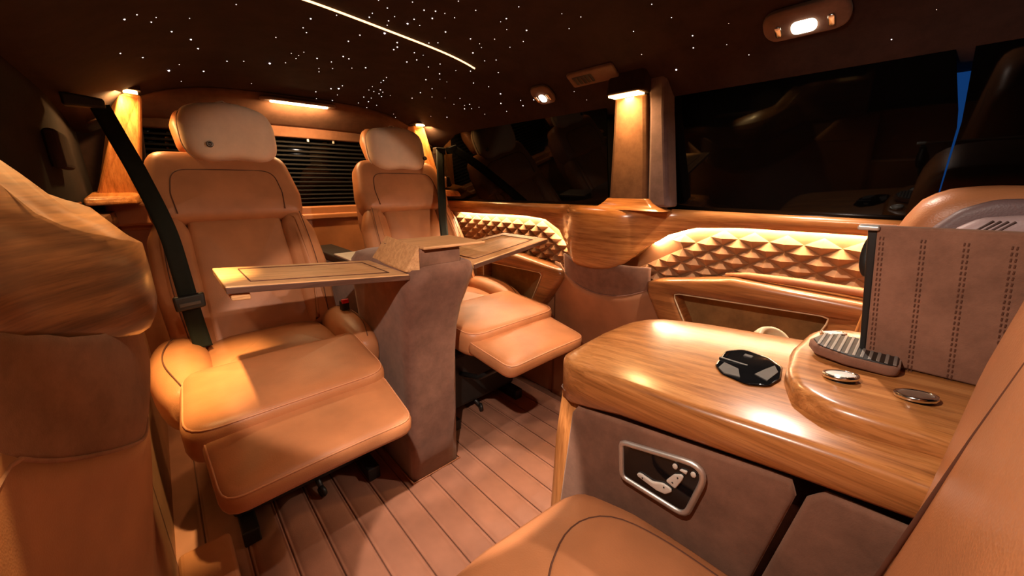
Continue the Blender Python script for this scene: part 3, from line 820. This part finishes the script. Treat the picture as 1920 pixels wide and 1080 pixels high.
ribbon('webbing', [(-.068, 1.62, 1.162), (-.045, 1.573, 1.07), (-.021, 1.52, .972), (.007, 1.46, .825), (.015, 1.42, .689), (.018, 1.385, .584), (.024, 1.35, .490)], (1, .15, .18), .043, 'web', sb1, curl=-.002)
hexa('belt_guide', [(-.135, 1.585, 1.150), (-.055, 1.585, 1.150), (-.055, 1.62, 1.150), (-.135, 1.62, 1.150), (-.135, 1.585, 1.185), (-.055, 1.585, 1.175), (-.055, 1.62, 1.175), (-.135, 1.62, 1.185)], 'black', sb1, .006)
tg = hexa('belt_tongue', [(-.016, 1.375, .598), (.052, 1.372, .604), (.052, 1.394, .604), (-.016, 1.397, .598), (-.018, 1.383, .640), (.054, 1.380, .645), (.054, 1.400, .645), (-.018, 1.403, .640)], 'black', sb1, .006)
hexa('tongue_slot', [(-.006, 1.371, .612), (.042, 1.369, .616), (.042, 1.378, .616), (-.006, 1.380, .612), (-.006, 1.374, .622), (.042, 1.371, .626), (.042, 1.380, .626), (-.006, 1.383, .622)], 'tab', tg, .002)
sb2 = empty('seat_belt', (1.13, 1.80, 1.10), 'dark seat belt hanging beside the recliner nearer the pyramid wall', 'seat belt')
ribbon('webbing', [(1.150, 1.800, 1.125), (1.090, 1.710, 1.02), (1.036, 1.625, .905), (.985, 1.545, .79), (.945, 1.475, .68), (.92, 1.45, .60)], (1, .3, 0), .050, 'web', sb2)
box('belt_guide', 1.12, 1.18, 1.79, 1.825, 1.10, 1.135, 'black', sb2, .006)
# buckle with red button
bk = empty('belt_buckle', (.43, 1.32, .50), 'black belt buckle with red button beside the seat cushion', 'buckle')
box('buckle_body', .418, .446, 1.345, 1.375, .40, .545, 'black', bk, .006)
box('release_button', .420, .444, 1.343, 1.358, .536, .551, 'red', bk, .003)

# ------------------------------------------------------------------ console between the rear seats
rc = empty('rear_console', (CX, 1.55, 0), 'brown suede console between the two recliners with a dark tray top', 'console')
box('console_body', .489, .591, 1.36, 1.93, .0, .640, 'suede', rc, .012)
box('tray_top', .486, .592, 1.345, 1.93, .640, .668, 'black', rc, .006)
box('tray_edge', .490, .588, 1.40, 1.60, .668, .676, 'silver', rc, .003)
hk = empty('metal_latch', (.49, 1.35, .58), 'small shiny brass latch on the suede front between the recliners', 'latch')
tube('hook', [(.478, 1.352, .622), (.485, 1.342, .600), (.495, 1.340, .575), (.505, 1.344, .555)], [.006, .005, .006, .004], 'chrome', hk, False, 8)
lathe('latch_plate', [(.0, 0), (.009, 0), (.009, .004), (0, .004)], (.478, 1.360, .626), 'cream', hk, 16, (0, -1, 0))
lathe('latch_ring', [(.004, -.002), (.009, -.002), (.009, .002), (.004, .002)], (.508, 1.346, .548), 'chrome', hk, 16, (1, -1, .2), ring=True)

# ------------------------------------------------------------------ folding table on its post
tb = empty('folding_table', (CX, 1.08, 0), 'wooden folding table with two open leaves on a suede post', 'table')
def sec(z, x0, x1, y0, y1, r): return [(p.x, p.y, z) for p in resample(rpoly([(x0, y0), (x1, y0), (x1, y1), (x0, y1)], r), 48)]
loft('post', [sec(.004, .449, .624, .953, 1.27, .018), sec(.20, .451, .626, .948, 1.29, .018), sec(.42, .455, .632, .940, 1.31, .02), sec(.52, .456, .637, .930, 1.32, .024), sec(.585, .452, .645, .913, 1.32, .03),
              sec(.64, .446, .656, .890, 1.32, .04), sec(.68, .444, .664, .872, 1.32, .045), sec(.708, .448, .668, .864, 1.32, .05), sec(.728, .460, .664, .870, 1.31, .05), sec(.735, .476, .650, .884, 1.29, .05)], 'suede_post', tb)
tube('post_skirt', [(.446, 1.27, .010), (.446, .951, .010), (.627, .951, .010), (.627, 1.27, .010)], .003, 'leather_dark', tb, False, 6)
box('hinge_block', .482, .620, .886, 1.10, .728, .782, 'suede', tb, .010)
hexa('block_lid', [(.492, .870, .782), (.700, .872, .778), (.700, 1.06, .778), (.492, 1.06, .782), (.492, .870, .790), (.70, .872, .786), (.70, 1.06, .786), (.492, 1.06, .790)], 'wood_x', tb, .003)
# wooden flap leaning between leaf and lid
hexa('flap', [(.452, .905, .722), (.482, .880, .722), (.490, 1.10, .722), (.462, 1.14, .722), (.452, .905, .728), (.484, .880, .792), (.496, 1.10, .800), (.462, 1.14, .730)], 'wood_x', tb, .003)
def leaf(name, inner, outer):
    (xi, y0i, y1i, zi), (xo, y0o, y1o, zo) = inner, outer
    t = .016
    lf = hexa(name, [(xo, y0o, zo - t), (xi, y0i, zi - t), (xi, y1i, zi - t), (xo, y1o, zo - t), (xo, y0o, zo), (xi, y0i, zi), (xi, y1i, zi), (xo, y1o, zo)], 'wood_x', tb, .003)
    def P(u, v):  # u inner->outer, v front->back
        x = xi + (xo - xi) * u; ya = y0i + (y0o - y0i) * u; yb = y1i + (y1o - y1i) * u; z = zi + (zo - zi) * u
        return (x, ya + (yb - ya) * v, z + .0006)
    rim = [P(.10, .15), P(.88, .15), P(.88, .84), P(.10, .84)]
    tube('inlay_line', [Vector(rim[i]).lerp(Vector(rim[(i + 1) % 4]), k / 12) for i in range(4) for k in range(12)], .0016, 'seam', lf, True, 6)
    e0, e1 = Vector((xi, y0i, zi)), Vector((xo, y0o, zo))
    hexa('edge_band', [tuple(q + Vector((0, dy, dz))) for dz in (-.0150, -.0025) for q, dy in ((e0, -.0025), (e1, -.0025), (e1, .002), (e0, .002))], 'edge_wood', lf, .001)
    a, b = Vector(P(.985, .02)), Vector(P(.90, .02))
    hexa('corner_bracket', [(a.x, a.y, a.z - .032), (b.x, b.y, b.z - .032), (b.x, b.y + .04, b.z - .032), (a.x, a.y + .04, a.z - .032), (a.x, a.y, a.z - .018), (b.x, b.y, b.z - .018), (b.x, b.y + .04, b.z - .018), (a.x, a.y + .04, a.z - .018)], 'wood_x', lf, .003)
    return lf
leaf('table_leaf', (.455, .888, 1.150, .720), (.068, .895, 1.125, .757))
leaf('table_leaf', (.655, .872, 1.150, .722), (1.015, .905, 1.14, .760))

# ------------------------------------------------------------------ front console
fc = empty('front_console', (.63, .1, 0), 'polished wooden console with brown suede side and cup recess', 'console')
# wood top: loft along y of cross sections (x across)
def fc_sec(y, x0, x1, zt, zb_):
    r = .030
    return [(x0 + .006, y, zb_), (x0, y, zb_ + .006), (x0 - .001, y, zt - .016), (x0 + .0005, y, zt - .011), (x0 + .005, y, zt - .0065), (x0 + .012, y, zt - .005), (x0 + .05, y, zt - .002), (x0 + .10, y, zt), ((x0 + x1) / 2, y, zt + .001),
            (x1 - .08, y, zt), (x1 - .04, y, zt - .003), (x1 - .018, y, zt - r * .25), (x1 - .004, y, zt - r * .6), (x1, y, zt - r), (x1, y, zb_ + .01), (x1 - .006, y, zb_)]
rows = [(.404, .56, .70, .640, .600), (.400, .520, .735, .650, .590), (.388, .488, .765, .658, .585), (.370, .466, .785, .663, .582), (.345, .454, .798, .667, .588), (.31, .449, .806, .671, .598), (.25, .448, .812, .677, .614), (.15, .448, .816, .685, .628),
        (.05, .449, .818, .694, .642), (-.05, .450, .82, .702, .654), (-.20, .452, .82, .706, .664), (-.45, .455, .82, .708, .668)]
loft('wood_top', [fc_sec(*q) for q in rows], 'wood_y', fc)
# rear wooden end post
def esec(z, g): return [(p.x, p.y, z) for p in resample(rpoly([(.452 + g, .325), (.800 - g, .325), (.800 - g, .392 - g), (.452 + g, .392 - g)], [.006, .006, .075, .075]), 48)]
loft('end_panel', [esec(.004, -.006), esec(.30, -.002), esec(.5, .004), esec(.604, .012)], 'wood_z', fc)
tube('end_seam', [(p[0] , p[1], .603) for p in esec(.6, .010)], .0012, 'silver', fc, True, 6)
# suede side panels
def side_panel(name, ys, zt0, zt1, zb_, x):
    P = [(x, ys[0], zt0), (x, ys[1], zt1), (x + .004, ys[2], zb_), (x + .004, ys[3], zb_)]
    O = [(p[1], p[2]) for p in P]
    return pad(name, rpoly(O, [.02, .012, .01, .01]), .012, .006, .002, lambda a, b, c: (x + .012 - c, a, b), 'suede', fc, 72)
side_panel('side_panel', (.336, .030, .098, .372), .592, .640, .20, .450)
side_panel('side_panel', (.022, -.30, -.30, .092), .640, .655, .20, .452)
box('console_core', .466, .80, -.45, .34, .004, .60, 'suede_grey', fc, .004)
# seat control plate on the side panel
box('cup_shelf', .818, .965, .10, .375, .560, .580, 'suede', fc, .006)
sc = empty('seat_control', (.448, .18, .55), 'black seat control plate in a silver rim with seat-shaped buttons', 'control panel')
BZ = [(.2388, .5774), (.2329, .5197), (.1365, .5195), (.1172, .6085)]
bo = resample(rpoly(BZ, [.007, .009, .016, .020]), 60)
tube('rim', [(.4455, p.x, p.y) for p in bo], .0042, 'silver', sc, True, 10)
V = [(.4452, p.x, p.y) for p in bo] + [(.4472, p.x, p.y) for p in bo]; n = 60
mk('plate', V, [tuple(range(n)), tuple(range(n, 2 * n))[::-1]] + [(i, (i + 1) % n, n + (i + 1) % n, n + i) for i in range(n)], 'black_gloss', sc, smooth=False)
def button(name, pts, r, th, mat='white'):
    return pad(name, rpoly(pts, r), th, .0012, .0004, lambda a, b, c: (.4452 - c, a, b), mat, sc, 32)
b_ = button('seat_button', [(.2082, .5435), (.2086, .5388), (.1777, .5340), (.1651, .5362), (.1571, .5454), (.159, .5501), (.1709, .5509), (.1847, .5441), (.203, .5460)], .0022, .0035)
c_ = button('back_button', [(.1674, .5574), (.1577, .5742), (.1484, .5798), (.145, .5782), (.1462, .5719), (.1533, .5537)], .0025, .0035)
def oval(a, b, r1, r2): return [(a + r1 * math.cos(q * PI / 4), b + r2 * math.sin(q * PI / 4)) for q in range(8)]
button('memory_button', oval(.1578, .5863, .0036, .0042), .001, .003)
button('memory_button', [(.1523, .5844), (.1494, .5878), (.1412, .5893), (.1424, .5831)], .0015, .003)
button('memory_button', oval(.1342, .5885, .0036, .0042), .001, .003)
for (a, b) in ((.1991, .5413), (.1679, .5467)):
    lathe('button_mark', [(0, 0), (.0011, 0), (.0011, .0006), (0, .0006)], (.4415, a, b), 'black', b_, 8, (-1, 0, 0))
for (a, b) in ((.1576, .5617), (.1518, .5731)):
    lathe('button_mark', [(0, 0), (.0011, 0), (.0011, .0006), (0, .0006)], (.4415, a, b), 'black', c_, 8, (-1, 0, 0))
# cup recess: glossy black well with a dark glass lip
well = [(.552, .152), (.575, .168), (.645, .176), (.670, .156), (.656, .117), (.628, .094), (.580, .086), (.549, .092), (.538, .115)]
wo = resample(rpoly(well, .012), 56)
def zc(y): return lerp_tab([(-.45, .709), (-.2, .707), (-.05, .703), (.05, .695), (.15, .686), (.25, .678), (.31, .672)], y)
rings = [[(p.x, p.y, zc(p.y) + .0008) for p in wo], [(.605 + (p.x - .605) * .94, .134 + (p.y - .134) * .94, zc(p.y) + .0014) for p in wo], [(.605 + (p.x - .605) * .90, .134 + (p.y - .134) * .9, zc(p.y) + .0012) for p in wo], [(.605 + (p.x - .605) * .86, .134 + (p.y - .134) * .86, zc(p.y) + .0012) for p in wo]]
loft('cup_recess', rings, 'black_gloss', fc)
box('recess_divider', .602, .607, .095, .172, .680, .6888, 'black', fc, .001)
box('recess_chip', .636, .645, .136, .148, .680, .6895, 'tab', fc, .001)
for T in ([(.552, .148), (.566, .160), (.590, .160), (.580, .138), (.553, .128)], [(.562, .098), (.600, .094), (.622, .103), (.600, .110), (.575, .116)]):
    V = [(x, y, zc(y) + .0014) for x, y in T] + [(x, y, zc(y) + .0030) for x, y in T]; n_ = len(T)
    mk('recess_tab', V, [tuple(range(n_))[::-1], tuple(range(n_, 2 * n_))] + [(i, (i + 1) % n_, n_ + (i + 1) % n_, n_ + i) for i in range(n_)], 'tab', fc, smooth=False)
# raised mound at the front
mo = [(.500, .030), (.525, .064), (.575, .082), (.66, .094), (.77, .088), (.812, .05), (.812, -.45), (.515, -.45), (.505, -.10), (.495, -.02)]
def mxf(a, b, c):
    t = min(1, max(0, (.10 - b) / .16)); return (a, b, .680 + c + .008 * t)
mound = pad('raised_deck', rpoly(mo, [.03, .03, .03, .04, .03, .02, .02, .02, .05, .05]), .034, .012, .0, mxf, 'wood_y', fc, 90)
# chrome bottle caps / rings on the deck
def cap(x, y, z, r, label, dark=False):
    c = empty('chrome_ring', (x, y, z), label, 'ring', None)
    tilt = (.10, .16, 1)
    lathe('stem', [(r * .80, -.012), (r * .80, .004)], (x, y, z), 'black', c, 24, tilt)
    lathe('rim', [(r * .86, .003), (r, .004), (r * 1.02, .006), (r, .0085), (r * .84, .0088), (r * .80, .0060)], (x, y, z), 'chrome', c, 32, tilt, ring=True)
    lathe('disc', [(0, .0055), (r * .82, .0055), (r * .82, .0080), (r * .5, .0092), (0, .0094)], (x, y, z), 'vent' if dark else 'cap_white', c, 32, tilt)
cap(.580, .028, .716, .0175, 'bright chrome disc on the console beside the ribbed grille')
cap(.577, -.036, .718, .0175, 'chrome disc with dull centre at the foot of the stitched suede panel', True)
cap(.748, .057, .715, .0165, 'bright chrome disc on the console behind the ribbed grille')
# ribbed grille block
gr = empty('grille_block', (.67, .04, .712), 'small suede block topped with a ribbed metal grille', 'grille')
go = [(.622, -.02), (.622, .030), (.636, .064), (.662, .076), (.700, .066), (.712, .03), (.712, -.02)]
pad('block', rpoly(go, .014), .0135, .004, .0, lambda a, b, c: (a, b, .7205 + c), 'suede_ped', gr)
pad('grille_bed', rpoly([((x - .667) * .93 + .667, (y - .02) * .93 + .02) for x, y in go], .013), .004, .0015, .0, lambda a, b, c: (a, b, .7315 + c), 'black', gr)
for i in range(11):
    y = -.014 + i * .0076; gx0 = .667
    w0_ = .040 if y < .03 else .040 * math.sqrt(max(.05, 1 - ((y - .03) / .045) ** 2))
    hexa('grille_bar', [(gx0 + a * w0_, y + b * .0017, z) for z in (.7350, .7364) for a, b in ((-1, -1), (1, -1), (1, 1), (-1, 1))], 'grille', gr, .0006)

# ------------------------------------------------------------------ stitched suede panel standing on the console
sp = empty('suede_panel', (.67, -.1, .74), 'upright brown suede panel with rows of stitching standing on console', 'panel')
px_ = .662
pan = hexa('panel', [(px_, .014, .7225), (px_ + .018, .014, .7225), (px_ + .018, -.36, .7225), (px_, -.36, .7225), (px_, .035, .899), (px_ + .018, .035, .899), (px_ + .018, -.36, .905), (px_, -.36, .905)], 'suede_ped', sp, .003)
stV = []; stF = []
for y_t in (.029, -.007, -.0405, -.074, -.108, -.142, -.18):
    y_b = y_t - .0215
    for q in range(26):
        t = q / 26 + .035
        y = y_t + (y_b - y_t) * t; z = .890 - .170 * t
        for dy in (-.0016, .0016):
            V, F = boxg(px_ - .0008, px_ + .001, y + dy - .0006, y + dy + .0006, z - .0018, z + .0018)
            o_ = len(stV); stV += V; stF += [tuple(i + o_ for i in f) for f in F]
tag(mk('stitching', stV, stF, 'seam', pan, smooth=False), kind='stuff')
hexa('panel_edge', [(px_ + .002, .020, .7225), (px_ + .03, .022, .7225), (px_ + .03, .014, .7225), (px_ + .002, .014, .7225), (px_ + .002, .043, .893), (px_ + .03, .045, .893), (px_ + .03, .033, .893), (px_ + .002, .033, .893)], 'black', sp, .002)
box('hinge_bar', px_ - .004, px_ + .016, .032, .053, .893, .899, 'silver', sp, .002)
lathe('hinge_drum', [(0, -.004), (.013, -.004), (.014, 0), (.013, .004), (0, .004)], (px_ + .030, .036, .858), 'black', sp, 28, (1, 0, 0), sx=2.2, sy=.75)

# ------------------------------------------------------------------ near front seat (rear facing)
fs = empty('captain_seat', (.19, 0, 0), 'large tan leather captain seat beside the wooden console', 'seat')
def qx(x, y, z): return (x, y, z)
pad('seat_cushion', rpoly([(-.06, -.16), (.436, -.16), (.436, .20), (.420, .300), (.24, .322), (-.06, .310)], [.03, .03, .06, .06, .10, .08]), .20, .045, .014, lambda x, y, z: (x, y, .310 + z - .018 * max(0, (y - .10) / .2) ** 2), 'leather', fs, 90)
# sewn centre panel with seam arc
arc = [Vector(p) for p in ((.395, -.10), (.395, .06), (.393, .15), (.380, .205), (.350, .232), (.312, .236), (.27, .222), (.22, .20), (.10, .196), (.0, .196))]
sm = [arc[0]]
for i in range(len(arc) - 1):
    p0, p1, p2, p3 = arc[max(0, i - 1)], arc[i], arc[i + 1], arc[min(len(arc) - 1, i + 2)]
    for k in range(1, 9):
        t = k / 8; sm.append(.5 * ((2 * p1) + (p2 - p0) * t + (2 * p0 - 5 * p1 + 4 * p2 - p3) * t * t + (3 * p1 - p0 - 3 * p2 + p3) * t ** 3))
def cush_top(x, y): return None
fs_seam_pts = sm
pad('centre_panel', [(p.x, p.y) for p in sm] + [(.0, -.10)], .012, .006, .006, lambda x, y, z: (x, y, .5065 + z - .018 * max(0, (y - .10) / .2) ** 2), 'leather', fs, 90, piping='seam', pipe_r=.0016)
# backrest
FL = math.radians(6)
def fb(x, s, n): return (x, -.040 - s * math.sin(FL) + n * math.cos(FL), .50 + s * math.cos(FL) + n * math.sin(FL))
pad('backrest', rpoly([(-.05, -.04), (.436, -.04), (.441, .18), (.496, .30), (.490, .48), (.40, .56), (.05, .56), (-.05, .40)], [.03, .03, .1, .1, .07, .1, .1, .08]), .12, .040, .006, lambda x, y, z: fb(x, y, z - .105), 'leather', fs, 90)
fse = [(.41, .0), (.40, .10), (.386, .185), (.368, .286), (.353, .35), (.33, .42), (.25, .46)]
tube('back_seam', [fb(x, s, .0175) for x, s in fse], .0020, 'seam', fs, False, 6)
stV = []; stF = []
for i in range(len(fse) - 1):
    a, b = Vector(fse[i]), Vector(fse[i + 1]); L = (b - a).length; nst = int(L / .006)
    for q in range(nst):
        p = a.lerp(b, q / nst); o_ = len(stV)
        c = fb(p.x + .010, p.y, .0160)
        V, F = boxg(c[0] - .0008, c[0] + .0008, c[1] - .001, c[1] + .001, c[2] - .0018, c[2] + .0018)
        stV += V; stF += [tuple(k + o_ for k in f) for f in F]
tag(mk('stitching', stV, stF, 'seam', fs, smooth=False), kind='stuff')
box('seat_base', .0, .40, -.16, .22, .02, .32, 'black', fs, .02)

# far front seat
f2 = empty('captain_seat', (1.0, -.05, 0), 'captain seat with mauve centre behind the stitched suede panel', 'seat')
pad('seat_cushion', rpoly([(.850, -.16), (1.06, -.16), (1.06, .26), (.850, .26)], .04), .14, .04, .01, lambda x, y, z: (x, y, .315 + z), 'leather', f2)
def f2b(x, s, n): return (x, -.075 - s * math.sin(FL) + n * math.cos(FL), .46 + s * math.cos(FL) + n * math.sin(FL))
# shoulder frame seen edge-on: profile in (y, z), extruded across x
fr = [(.030, .84), (.022, .885), (.004, .925), (-.028, .943), (-.075, .948), (-.20, .946), (-.30, .93), (-.30, .46), (-.02, .46)]
def f2x(a, b, c): return (1.105 - c, a, b)
pad('back_frame', rpoly(fr, [.05, .04, .04, .05, .06, .06, .05, .03, .03]), .26, .035, .0, f2x, 'leather', f2, 80)
fr2 = [(-.005, .84), (-.012, .885), (-.035, .915), (-.065, .930), (-.12, .933), (-.26, .930), (-.26, .75), (-.01, .75)]
pad('back_band', rpoly(fr2, [.04, .03, .03, .04, .04, .04, .03, .03]), .03, .010, .0, lambda a, b, c: (.852 - c, a, b), 'mauve_dark', f2, 80)
fr3 = [(-.020, .76), (-.030, .885), (-.055, .906), (-.095, .912), (-.23, .910), (-.23, .75), (-.02, .75)]
ce3 = pad('back_centre', rpoly(fr3, [.03, .03, .03, .04, .04, .03, .03]), .03, .012, .004, lambda a, b, c: (.832 - c, a, b), 'mauve', f2, 80)
for i in range(4):
    tube('seam', [(.8025, -.045 - i * .006, .84), (.8010, -.050 - i * .006, .885), (.8015, -.066 - i * .006, .9035)], .0012, 'suede_grey', ce3, False, 6)

# cream rounded cups resting on the far seat cushion behind the console
def cup(x, y, z, r, label, ax):
    c = empty('cream_cup', (x, y, z - r), label, 'cup', None)
    lathe('cup_body', [(r * .5, -r * .9), (r * .86, -r * .6), (r, 0), (r * .98, r * .35), (r * .88, r * .55), (r * .70, r * .60), (r * .64, r * .40), (r * .60, r * .1), (0, r * .05)], (x, y, z), 'cream', c, 28, ax)
    lathe('cup_rim', [(r * .40, r * .08), (r * .52, r * .10), (r * .52, r * .22), (r * .40, r * .22)], (x, y, z), 'white', c, 28, ax, ring=True)
cup(.900, .166, .620, .038, 'cream rounded cup tilted behind the console near the cup recess', (-.4, -.5, .75))
cup(.900, .291, .603, .022, 'small pale cap peeking above the far edge of the console', (-.2, -.2, 1))
# leather-wrapped step block by the near wall
st = box('step_block', -.115, -.015, .83, 1.02, .007, .12, 'leather', None, .012); tag(st, 'small tan leather step block on the floor beside the wall', 'step')
